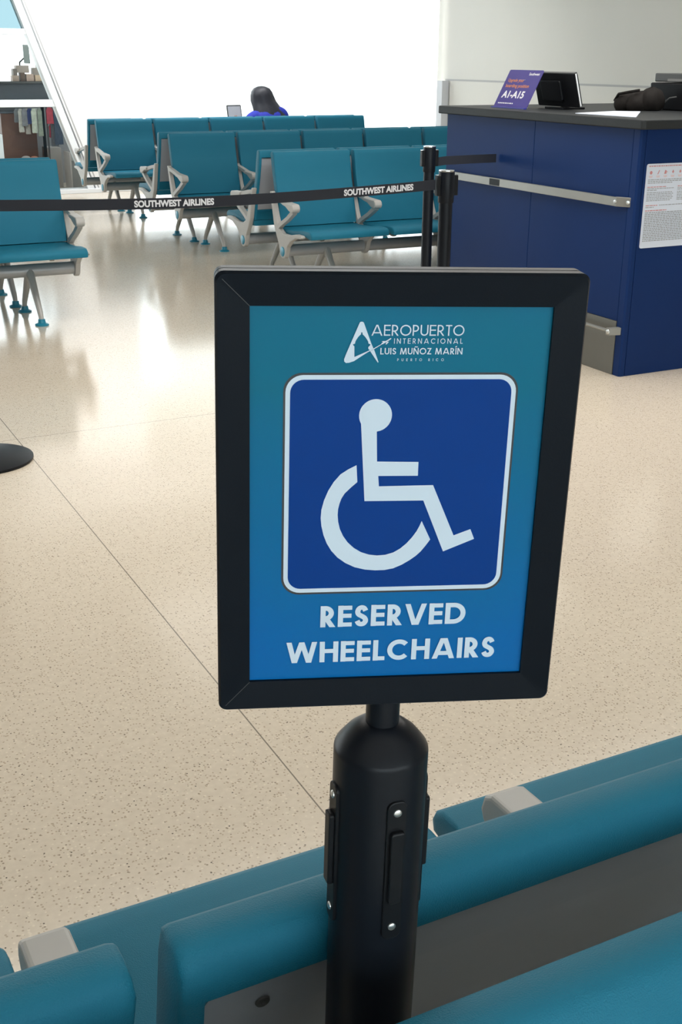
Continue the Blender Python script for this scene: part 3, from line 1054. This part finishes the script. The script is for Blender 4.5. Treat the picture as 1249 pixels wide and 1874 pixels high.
# notice on the short side of the counter
nt_ = thing('printed_notice', 'white printed notice sheet on the short side of the navy counter', 'notice', (3.652, CY0 - .0002, .592))
NW, NH = .285, .368
MB().prism(rounded_rect(0, NW, 0, NH, .010), -.0022, 0, 'Y').build('sheet', M_paper, nt_, smooth=False)
pk, gr, rd = MB(), MB(), MB()
yy = -.0026


def bars(mb, x0, x1, z0, z1, words=0, h=None):
    if not words:
        mb.flat([(x0, z0), (x1, z0), (x1, z1), (x0, z1)], yy)
        return
    x = x0
    while x < x1 - .004:
        wl = random.uniform(.006, .020)
        wl = min(wl, x1 - x)
        mb.flat([(x, z0), (x + wl, z0), (x + wl, z1), (x, z1)], yy)
        x += wl + .0028


bars(rd, .012, .27, .3555, .3600, 1)
for i in range(6):
    cx = .026 + i * .042
    if i == 0:
        rd.flat([(cx + .008 * math.cos(a), .330 + .008 * math.sin(a)) for a in [k * PI / 4 for k in range(8)]], yy)
    elif i == 1:
        rd.flat([(cx - .006, .322), (cx - .001, .322), (cx + .007, .339), (cx + .003, .340)], yy)
    elif i == 2:
        rd.flat([(cx - .009, .323), (cx + .004, .323), (cx + .004, .337), (cx - .004, .340)], yy)
        rd.flat([(cx + .006, .328), (cx + .011, .331), (cx + .006, .335)], yy)
    else:
        rd.flat([(cx - .006, .331), (cx, .323), (cx + .006, .331), (cx, .340)], yy)
    bars(pk, cx - .012, cx + .010, .313, .3165)
    bars(pk, cx - .009, cx + .008, .3085, .3115)
for z, x1 in ((.2975, .270), (.2905, .270), (.2835, .16)):
    bars(gr, .012, x1, z, z + .0036, 1)
gr.build('grey_text_lines', M_paper_grey, nt_, smooth=False)
gr, gl_ = MB(), MB()
for k, z in enumerate((.266, .259, .252, .242, .235, .228, .221, .214, .207)):
    (bars)(rd if k == 0 else gr, .012, (.12, .165, .07, .16, .165, .158, .165, .16, .15)[k], z, z + .0034, 1)
    bars(rd if k == 0 else gl_, .188, (.26, .270, .24, .27, .262, .27, .27, .25, .23)[k], z, z + .0034, 1)
gr.build('grey_text_lines', M_paper_grey, nt_, smooth=False)
gl_.build('grey_text_lines', M_paper_grey, nt_, smooth=False)
gr = MB()
bars(rd, .012, .085, .186, .1895, 1)
bars(gr, .090, .270, .186, .1895, 1)
gr.build('grey_text_lines', M_paper_grey, nt_, smooth=False)
gr = MB()
bars(gr, .012, .06, .178, .1815, 1)
gr.build('grey_text_lines', M_paper_grey, nt_, smooth=False)
gr = MB()
bars(rd, .012, .135, .163, .1672, 1)
for k in range(17):
    z = .154 - k * .0078
    bars(gr, .012, .272, z, z + .0046, 1)
gr.build('grey_text_lines', M_paper_grey, nt_, smooth=False)
rd.build('red_icons', M_paper_red, nt_, smooth=False)
pk.build('icon_captions', M_paper_pink, nt_, smooth=False)

# purple boarding card sign on the counter: faces west, leans back
TOPZ = 1.148
cd = thing('boarding_sign', 'purple tilted countertop sign reading A1-A15', 'sign', (3.72, 5.385, TOPZ), -PI / 2)
lean = Matrix.Rotation(math.radians(-28), 4, 'X')   # local -Y faces the hall, top leans to local +Y
cw, chh = .150, .212
card = MB().prism(rounded_rect(-cw, cw, .002, chh, .008), 0, .003, 'Y', lean).build('card', M_purple, cd, smooth=False)
MB().box(-cw, cw, -.012, .004, 0, .006).build('card_foot', M_purple_edge, cd, smooth=False)
leg_ = MB().add([(-.03, .003 + .09, 0), (.03, .003 + .09, 0), (.03, .004 + chh * .33, .14), (-.03, .004 + chh * .33, .14), (-.03, .096, 0), (.03, .096, 0), (.03, .007 + chh * .33, .14), (-.03, .007 + chh * .33, .14)],
                [(0, 1, 2, 3), (7, 6, 5, 4), (0, 4, 5, 1), (2, 6, 7, 3), (1, 5, 6, 2), (0, 3, 7, 4)])
leg_.build('easel_leg', M_card_white, cd, smooth=False)


def card_text(s, x0, x1, z0, z1, m, bold=.0, shear=0.0):
    vs_, fs_ = fit_text(s, x0, x1, z0, z1, bold, shear)
    MB().add([lean @ Vector((v[0], -.0006, v[2])) for v in vs_], fs_).build('card_lettering', m, card, smooth=False)


card_text('Southwest', .040, .130, .183, .198, M_card_white, .02)
card_text('Upgrade your', -.122, .020, .140, .163, M_orange, .02)
card_text('boarding position', -.122, .085, .109, .133, M_orange, .02)
card_text('A1-A15', -.118, .078, .056, .096, M_card_white, .035)
mb = MB()
random.seed(3)
x = -.122
while x < .01:
    wl = random.uniform(.006, .02)
    mb.flat([(x, .024), (x + wl, .024), (x + wl, .030), (x, .030)], -.0006)
    x += wl + .004
mb.v = [lean @ p for p in mb.v]
mb.build('small_print', M_card_white, card, smooth=False)

# monitor behind the purple sign
mo = thing('monitor', 'black desk monitor standing behind the purple sign', 'monitor', (3.925, 5.235, TOPZ), -PI / 2)
tl = Matrix.Translation((0, 0, .012)) @ Matrix.Rotation(math.radians(17), 4, 'X')
MB().prism(rounded_rect(-.175, .175, 0, .168, .008), 0, .022, 'Y', tl).build('housing', M_dark, mo, smooth=False, bevel=.003)
MB().prism(rounded_rect(-.11, .06, .03, .135, .012), -.014, .001, 'Y', tl).build('back_cover', M_tab, mo, smooth=False, bevel=.005)
MB().box(-.172, .172, .0215, .0235, .012, .156, tl).build('screen', M_print_black, mo, smooth=False)
MB().box(-.176, .176, -.001, .018, .1675, .172, tl).build('top_edge', M_dark_grey, mo, smooth=False)
MB().box(.1745, .1765, .006, .014, .004, .166, tl).build('side_edge', M_trim, mo, smooth=False)
MB().box(-.08, .08, -.03, .11, 0, .010).build('stand_foot', M_dark, mo, smooth=False, bevel=.003)
MB().box(-.025, .025, .03, .055, .005, .10).build('stand_neck', M_dark, mo, smooth=False, bevel=.003)

sh = MB().prism([(3.69, 4.346), (4.10, 4.80), (4.00, 4.88), (3.67, 4.76)], TOPZ, TOPZ + .003, 'Z').build('paper_sheet', M_paper, smooth=False)
tag(sh, 'white paper sheet lying flat on the charcoal countertop', 'paper')

# lumpy dark bag and black ticket printer at the right end
bg_ = thing('shoulder_bag', 'lumpy dark brown bag slumped on the counter beside the black printer', 'bag', (4.21, 4.985, TOPZ))
b1 = MB()
b1.ellipsoid((.0, .040, .030), (.085, .062, .058), 28, 18, None, .05)
b1.ellipsoid((.02, -.035, .030), (.09, .060, .062), 28, 18, None, .06)
b1.ellipsoid((.05, -.075, .046), (.07, .055, .066), 28, 18, None, .06)
b1.v = [Vector((p.x, p.y, max(p.z, 0.0))) for p in b1.v]
b1.build('bag_body', M_bag, bg_)
MB().tube([(-.06, .08, .045), (-.07, .04, .078), (-.06, -.02, .088), (-.03, -.07, .098)], .007, 8).build('strap', M_bag, bg_)
pr = thing('ticket_printer', 'black ticket printer with a charcoal lid at the right end of the counter', 'printer', (4.46, 4.88, TOPZ))
MB().prism([(-.30, 0), (.155, 0), (.17, .132), (-.30, .132)], -.10, .24, 'X').build('body', M_dark, pr, smooth=False, bevel=.008)
MB().box(-.09, .22, -.28, .150, .136, .178).build('lid', M_dark_grey, pr, smooth=False, bevel=.006)
MB().box(-.0915, -.089, -.20, .05, .140, .152).build('lid_light_strip', M_shop_grey, pr, smooth=False)
MB().tube([(-.14, .02, .003), (-.143, .0, .04), (-.138, -.03, .062), (-.12, -.06, .068)], .004, 8).build('cable', M_dark_grey, pr)

# ------------------------------------------------------------------ person on the rearmost row, seen from behind


def skin_mesh(name, pts, edges, m, parent, root=0, sub=2):
    me = bpy.data.meshes.new(name)
    me.from_pydata([p[:3] for p in pts], edges, [])
    o = bpy.data.objects.new(name, me)
    COL.objects.link(o)
    o.parent = parent
    md = o.modifiers.new('skin', 'SKIN')
    sv = me.skin_vertices
    if not sv:
        me.attributes  # noqa
        bm = bmesh.new()
        bm.from_mesh(me)
        bm.verts.layers.skin.verify()
        bm.to_mesh(me)
        bm.free()
        sv = me.skin_vertices
    for i, p in enumerate(pts):
        r = p[3]
        sv[0].data[i].radius = (r, r) if not isinstance(r, tuple) else r
        sv[0].data[i].use_root = (i == root)
    md.use_smooth_shade = True
    sb = o.modifiers.new('subdivision', 'SUBSURF')
    sb.levels = sub
    sb.render_levels = sub
    me.materials.append(m)
    return o


pe = thing('person', 'person with long dark hair in a blue top, seated with back to camera', 'person', (5.045, 11.55, 0.022))
pts = [(0, 0, .50, .115), (0, .0, .60, .11), (0, .02, .70, .115), (0, .05, .79, .10), (0, .085, .855, .048), (0, .11, .905, .050), (0, .135, .965, .075), (0, .135, 1.02, .070),   # trunk, neck, head
       (.10, .05, .815, .065), (.178, .055, .80, .052), (.225, .08, .64, .042), (.20, .25, .555, .033), (.19, .31, .55, .024),           # right arm
       (-.10, .05, .80, .065), (-.178, .06, .775, .052), (-.235, .12, .63, .042), (-.225, .27, .655, .032), (-.215, .30, .69, .024),     # left arm
       (.09, .05, .49, .085), (.11, .42, .475, .065), (.11, .44, .25, .050), (.11, .45, .08, .036), (.11, .56, .035, .030),
       (-.09, .05, .49, .085), (-.11, .42, .475, .065), (-.11, .44, .25, .050), (-.11, .45, .08, .036), (-.11, .56, .035, .030)]
ed = [(0, 1), (1, 2), (2, 3), (3, 4), (4, 5), (5, 6), (6, 7), (3, 8), (8, 9), (9, 10), (10, 11), (11, 12), (3, 13), (13, 14), (14, 15), (15, 16), (16, 17),
      (0, 18), (18, 19), (19, 20), (20, 21), (21, 22), (0, 23), (23, 24), (24, 25), (25, 26), (26, 27)]


def hand(c, d, up, side):
    """palm and five finger chains appended to the body skeleton"""
    w_ = c
    base = len(pts)
    c0 = Vector(pts[c][:3])
    d = Vector(d).normalized()
    up = Vector(up).normalized()
    s = d.cross(up).normalized() * side
    pts.append((*(c0 + d * .045), .019))
    ed.append((w_, base))
    for off, ln in ((-.026, .058), (-.009, .068), (.009, .064), (.025, .050)):
        k = len(pts)
        b0 = c0 + d * .075 + s * off
        pts.append((*b0, .0095))
        pts.append((*(b0 + d * ln * .5 - up * .010), .0085))
        pts.append((*(b0 + d * ln * .85 - up * .030), .0075))
        ed.extend([(base, k), (k, k + 1), (k + 1, k + 2)])
    k = len(pts)
    pts.append((*(c0 + d * .03 - s * .034), .0105))
    pts.append((*(c0 + d * .062 - s * .046 - up * .012), .0090))
    ed.extend([(base, k), (k, k + 1)])


hand(12, (-.25, .97, -.05), (0, 0, 1), 1)
hand(17, (.12, .5, .85), (0, -1, .2), -1)
skin_mesh('body', pts, ed, M_skin, pe)
# clothes
sp = [(0, 0, .50, .135), (0, -.005, .60, .135), (0, .012, .70, .142), (0, .045, .795, .118), (0, .075, .845, .066),
      (.11, .045, .835, .085), (.185, .05, .828, .074), (.228, .08, .63, .058), (.222, .14, .60, .050),
      (-.11, .045, .80, .080), (-.182, .055, .778, .068), (-.238, .12, .62, .058), (-.236, .17, .645, .050)]
se = [(0, 1), (1, 2), (2, 3), (3, 4), (3, 5), (5, 6), (6, 7), (7, 8), (3, 9), (9, 10), (10, 11), (11, 12)]
o = skin_mesh('blue_top', sp, se, M_shirt, pe)
tp = [(0, 0, .50, .125), (.09, .05, .49, .098), (.11, .42, .475, .078), (.11, .44, .25, .066), (.11, .45, .11, .055),
      (-.09, .05, .49, .098), (-.11, .42, .475, .078), (-.11, .44, .25, .066), (-.11, .45, .11, .055)]
skin_mesh('trousers', tp, [(0, 1), (1, 2), (2, 3), (3, 4), (0, 5), (5, 6), (6, 7), (7, 8)], M_trouser, pe)
for sx in (-.11, .11):
    MB().ellipsoid((sx, .53, .035), (.045, .125, .042), 18, 10).build('shoe', M_dark, pe)
# long hair falling over the right shoulder
HR = [(1.094, -.030, .012, .02), (1.088, -.030, .040, .045), (1.070, -.028, .074, .08), (1.040, -.028, .095, .10), (1.00, -.024, .107, .112), (.95, -.012, .117, .112), (.90, .004, .130, .105), (.86, .015, .143, .098), (.82, .024, .150, .088), (.77, .028, .145, .075), (.72, .030, .12, .06), (.70, .030, .07, .04)]
vs_, fs_ = [], []
sg = 28
for z, cx, rx, ry in HR:
    cyy = .10 if z > .95 else .10 - (.95 - z) * .62
    for i in range(sg):
        a = 2 * PI * i / sg
        rp = 1.1 + .03 * math.sin(9 * a + z * 20)
        # open towards the face
        ff = .62 if math.sin(a) > .3 and z < 1.04 else 1
        vs_.append((cx + rx * rp * math.cos(a), cyy + ry * rp * math.sin(a) * ff, z))
for j in range(len(HR) - 1):
    for i in range(sg):
        k = (i + 1) % sg
        fs_.append((j * sg + i, j * sg + k, (j + 1) * sg + k, (j + 1) * sg + i))
fs_ += [list(range(sg)), [(len(HR) - 1) * sg + i for i in range(sg)]]
hr = MB().add(vs_, fs_).build('long_dark_hair', M_hair, pe)
# face on the far side: nose, ears, eyes, lips
MB().ellipsoid((0, .222, .985), (.012, .018, .022), 12, 8).build('nose', M_skin, pe)
for sx in (-.028, .028):
    MB().ellipsoid((sx, .205, 1.0), (.013, .008, .009), 12, 8).build('eye', M_card_white, pe)
MB().ellipsoid((0, .205, .948), (.022, .008, .007), 12, 8).build('mouth', M_paper_red, pe)
# tablet held up in the left hand
tb = thing('tablet', 'grey framed tablet held up beside the seated person', 'tablet', (4.852, 11.928, .715), .12)
tl = Matrix.Rotation(math.radians(-12), 4, 'X')
MB().prism(rounded_rect(-.095, .075, 0, .215, .010), 0, .009, 'Y', tl).build('casing', M_dark_grey, tb, smooth=False, bevel=.002)
MB().box(-.084, .064, -.0012, 0, .014, .201, tl).build('screen', mat('pale_screen', (0.42, 0.44, 0.47), 0.3, var=.03), tb, smooth=False)

# ------------------------------------------------------------------ the shop seen through the raked window
SY = 13.75
kz = lambda z: 1.3907 + (z - 1.3907) * (SY / 15)
kx = lambda x: x * SY / 15
struct('wall_shop', MB().box(kx(3.03), kx(4.3), SY + .42, SY + .47, 0, kz(1.06)), mat('shop_wall_grey', (0.23, 0.235, 0.25), 0.7, var=.05))
cb = thing('display_cabinet', 'brown wooden display cabinet inside the shop', 'cabinet', (0, SY + .05, 0))
MB().box(kx(3.085), kx(3.50), 0, .30, 0, kz(.74)).build('wood_panel', M_wood, cb, smooth=False, bevel=.004)
MB().box(kx(3.03), kx(3.083), -.01, .30, 0, kz(.50)).build('white_edge', M_trim, cb, smooth=False)
MB().box(kx(3.0), kx(3.52), -.01, .31, kz(.74), kz(.76)).build('cabinet_top', M_shop_dark, cb, smooth=False)
MB().box(kx(3.085), kx(3.50), -.20, 0.0, 0, .30).build('plinth', M_wood, cb, smooth=False, bevel=.004)
it = MB().ellipsoid((kx(3.32), SY - .05, .325), (.05, .04, .025), 14, 10).build('merchandise_bundle', M_shop_beige)
tag(it, 'small grey bundle on the ledge of the brown cabinet', 'merchandise')
it = MB().ellipsoid((kx(3.42), SY - .05, .322), (.045, .04, .023), 14, 10).build('merchandise_bundle', mat('salmon_plastic', (.55, .22, .15), .5, var=.05))
tag(it, 'small salmon orange bundle on the ledge of the brown cabinet', 'merchandise')
rk = thing('clothes_rack', 'dark clothes rack inside the shop behind the raked window', 'rack', (0, SY - .12, 0))
MB().box(kx(3.528), kx(3.562), -.01, .01, 0, kz(.845)).build('upright', M_dark, rk, smooth=False)
MB().box(kx(3.585), kx(3.60), -.01, .01, 0, kz(.845)).build('upright', M_dark_grey, rk, smooth=False)
MB().tube([(kx(3.15), 0, kz(.835)), (kx(3.78), 0, kz(.835))], .008, 8).build('rail', M_dark, rk)
random.seed(11)


def garment(x, z1, z0, wd, col, y, lab, colname):
    h = kz(z1)
    b0 = kz(z0)
    mb = MB()
    n = 8
    wd *= 1.45
    out = [(-wd * .25, h), (wd * .25, h), (wd * .52, h - .03), (wd * .48, (h + b0) / 2), (wd * .55, b0 + .01)]
    for i in range(n):
        out.append((wd * (.5 - i / (n - 1)), b0 + (.008 if i % 2 else 0)))
    out += [(-wd * .55, b0 + .01), (-wd * .48, (h + b0) / 2), (-wd * .52, h - .03)]
    mb.prism(out, -.008, .008, 'Y')
    o = mb.build('hanging_garment', mat('cloth_' + colname, col, .85, var=.35, vscale=45), smooth=False, bevel=.003)
    o.location = (kx(x), y, 0)
    return tag(o, lab, 'garment', 'garments on the shop rack')


GA = [(3.235, .80, .64, .040, (.12, .125, .13), 'charcoal', 'charcoal garment leftmost on the shop rack'),
      (3.275, .80, .53, .036, (.38, .37, .33), 'cream', 'cream strip garment hanging second from left on the rack'),
      (3.315, .80, .60, .040, (.16, .16, .17), 'slate', 'slate grey garment beside the navy one on the rack'),
      (3.355, .80, .505, .034, (.33, .30, .27), 'taupe', 'taupe garment hanging lowest left of the navy one'),
      (3.385, .80, .62, .044, (.035, .045, .13), 'navy', 'navy blue garment in the middle of the shop rack'),
      (3.425, .80, .52, .038, (.42, .45, .37), 'sage', 'pale sage garment right of the navy one'),
      (3.462, .80, .54, .036, (.45, .44, .42), 'white', 'off white garment in the middle of the rack'),
      (3.500, .80, .48, .034, (.24, .27, .22), 'olive', 'olive grey garment just left of the dark upright'),
      (3.615, .81, .62, .050, (.36, .05, .07), 'red', 'red garment just right of the dark upright'),
      (3.640, .62, .46, .044, (.33, .04, .06), 'crimson', 'crimson garment hanging under the red one'),
      (3.660, .81, .36, .050, (.10, .10, .11), 'graphite', 'graphite garment reaching lowest on the right of the rack'),
      (3.705, .81, .38, .060, (.045, .065, .10), 'indigo', 'indigo garment near the raked frame'),
      (3.690, .81, .56, .045, (.26, .22, .24), 'mauve', 'mauve grey garment near the raked frame')]
for i, (x, z1, z0, wd, col, cn, lab) in enumerate(GA):
    garment(x, z1, z0, wd, col, SY - .12 - .020 * (i % 3) - .012, lab, cn)
o = MB().box(kx(3.60), kx(3.755), SY - .05, SY + .25, 0, kz(.34)).build('shop_plinth', M_shop_beige, smooth=False, bevel=.004)
tag(o, 'beige grey plinth under the garments at the right of the shop', 'plinth')
bn = thing('display_bin', 'dark grey display bin beside the raked window frame', 'bin', (0, SY - .30, 0))
MB().box(kx(3.80), kx(4.02), 0, .25, 0, kz(.20)).build('bin_body', M_shop_grey, bn, smooth=False, bevel=.004)
MB().box(kx(3.80), kx(4.02), .01, .25, kz(.20), kz(.285)).build('bin_top', mat('pale_grey_laminate', (.34, .36, .35), .6, var=.04), bn, smooth=False, bevel=.003)
MB().box(kx(3.783), kx(3.80), -.005, .25, 0, kz(.30)).build('bin_side', M_shop_beige, bn, smooth=False)
sf = thing('display_shelf', 'charcoal display shelf above the brown cabinet in the shop', 'shelf', (0, SY, 0))
MB().box(kx(2.95), kx(3.72), 0, .28, kz(.88), kz(1.075)).build('shelf_body', M_shop_dark, sf, smooth=False, bevel=.003)
MB().box(kx(2.95), kx(3.72), -.02, .28, kz(1.075), kz(1.10)).build('shelf_top', M_dark_grey, sf, smooth=False, bevel=.003)
BX = [(3.30, 1.10, .07, .06, (.42, .32, .26), 'tan'), (3.385, 1.10, .05, .09, (.13, .09, .07), 'dark brown'), (3.47, 1.10, .08, .075, (.50, .37, .30), 'salmon beige'), (3.58, 1.10, .09, .065, (.60, .45, .32), 'light orange'), (3.39, 1.195, .14, .075, (.36, .30, .26), 'wide taupe'), (3.585, 1.17, .14, .075, (.30, .26, .23), 'brownish grey'), (3.30, 1.165, .045, .07, (.20, .17, .15), 'small umber'), (3.60, 1.25, .06, .07, (.40, .36, .31), 'topmost sand')]
for x, z, wd, h, col, cn in BX:
    o = MB().box(-wd / 2, wd / 2, -.05, .05, 0, h).build('gift_box', mat('card_' + cn.replace(' ', '_'), col, .6, var=.08), smooth=False, bevel=.003)
    o.location = (kx(x), SY + .08, kz(z))
    tag(o, cn + ' box stacked on the charcoal shop shelf', 'box', 'boxes on the shop shelf')
mi = thing('display_mirror', 'small tilted grey display mirror above the boxes in the shop', 'mirror', (kx(3.456), SY + .08, kz(1.30)))
MB().prism([(-.028, 0), (.040, -.005), (.036, .19), (-.030, .19)], -.006, .006, 'Y').build('mirror_plate', mat('mirror_grey', (.22, .25, .24), .25, metal=.3, var=.05), mi, smooth=False)
MB().prism([(-.030, .06), (-.085, .015), (-.085, -.05), (-.045, -.10), (-.04, -.085), (-.068, -.04), (-.068, .005), (-.028, .04)], -.006, .006, 'Y').build('bracket_arm', M_dark_grey, mi, smooth=False)
MB().box(-.05, -.038, -.006, .006, kz(1.10) - kz(1.30), -.08).build('mirror_stem', M_dark_grey, mi, smooth=False)
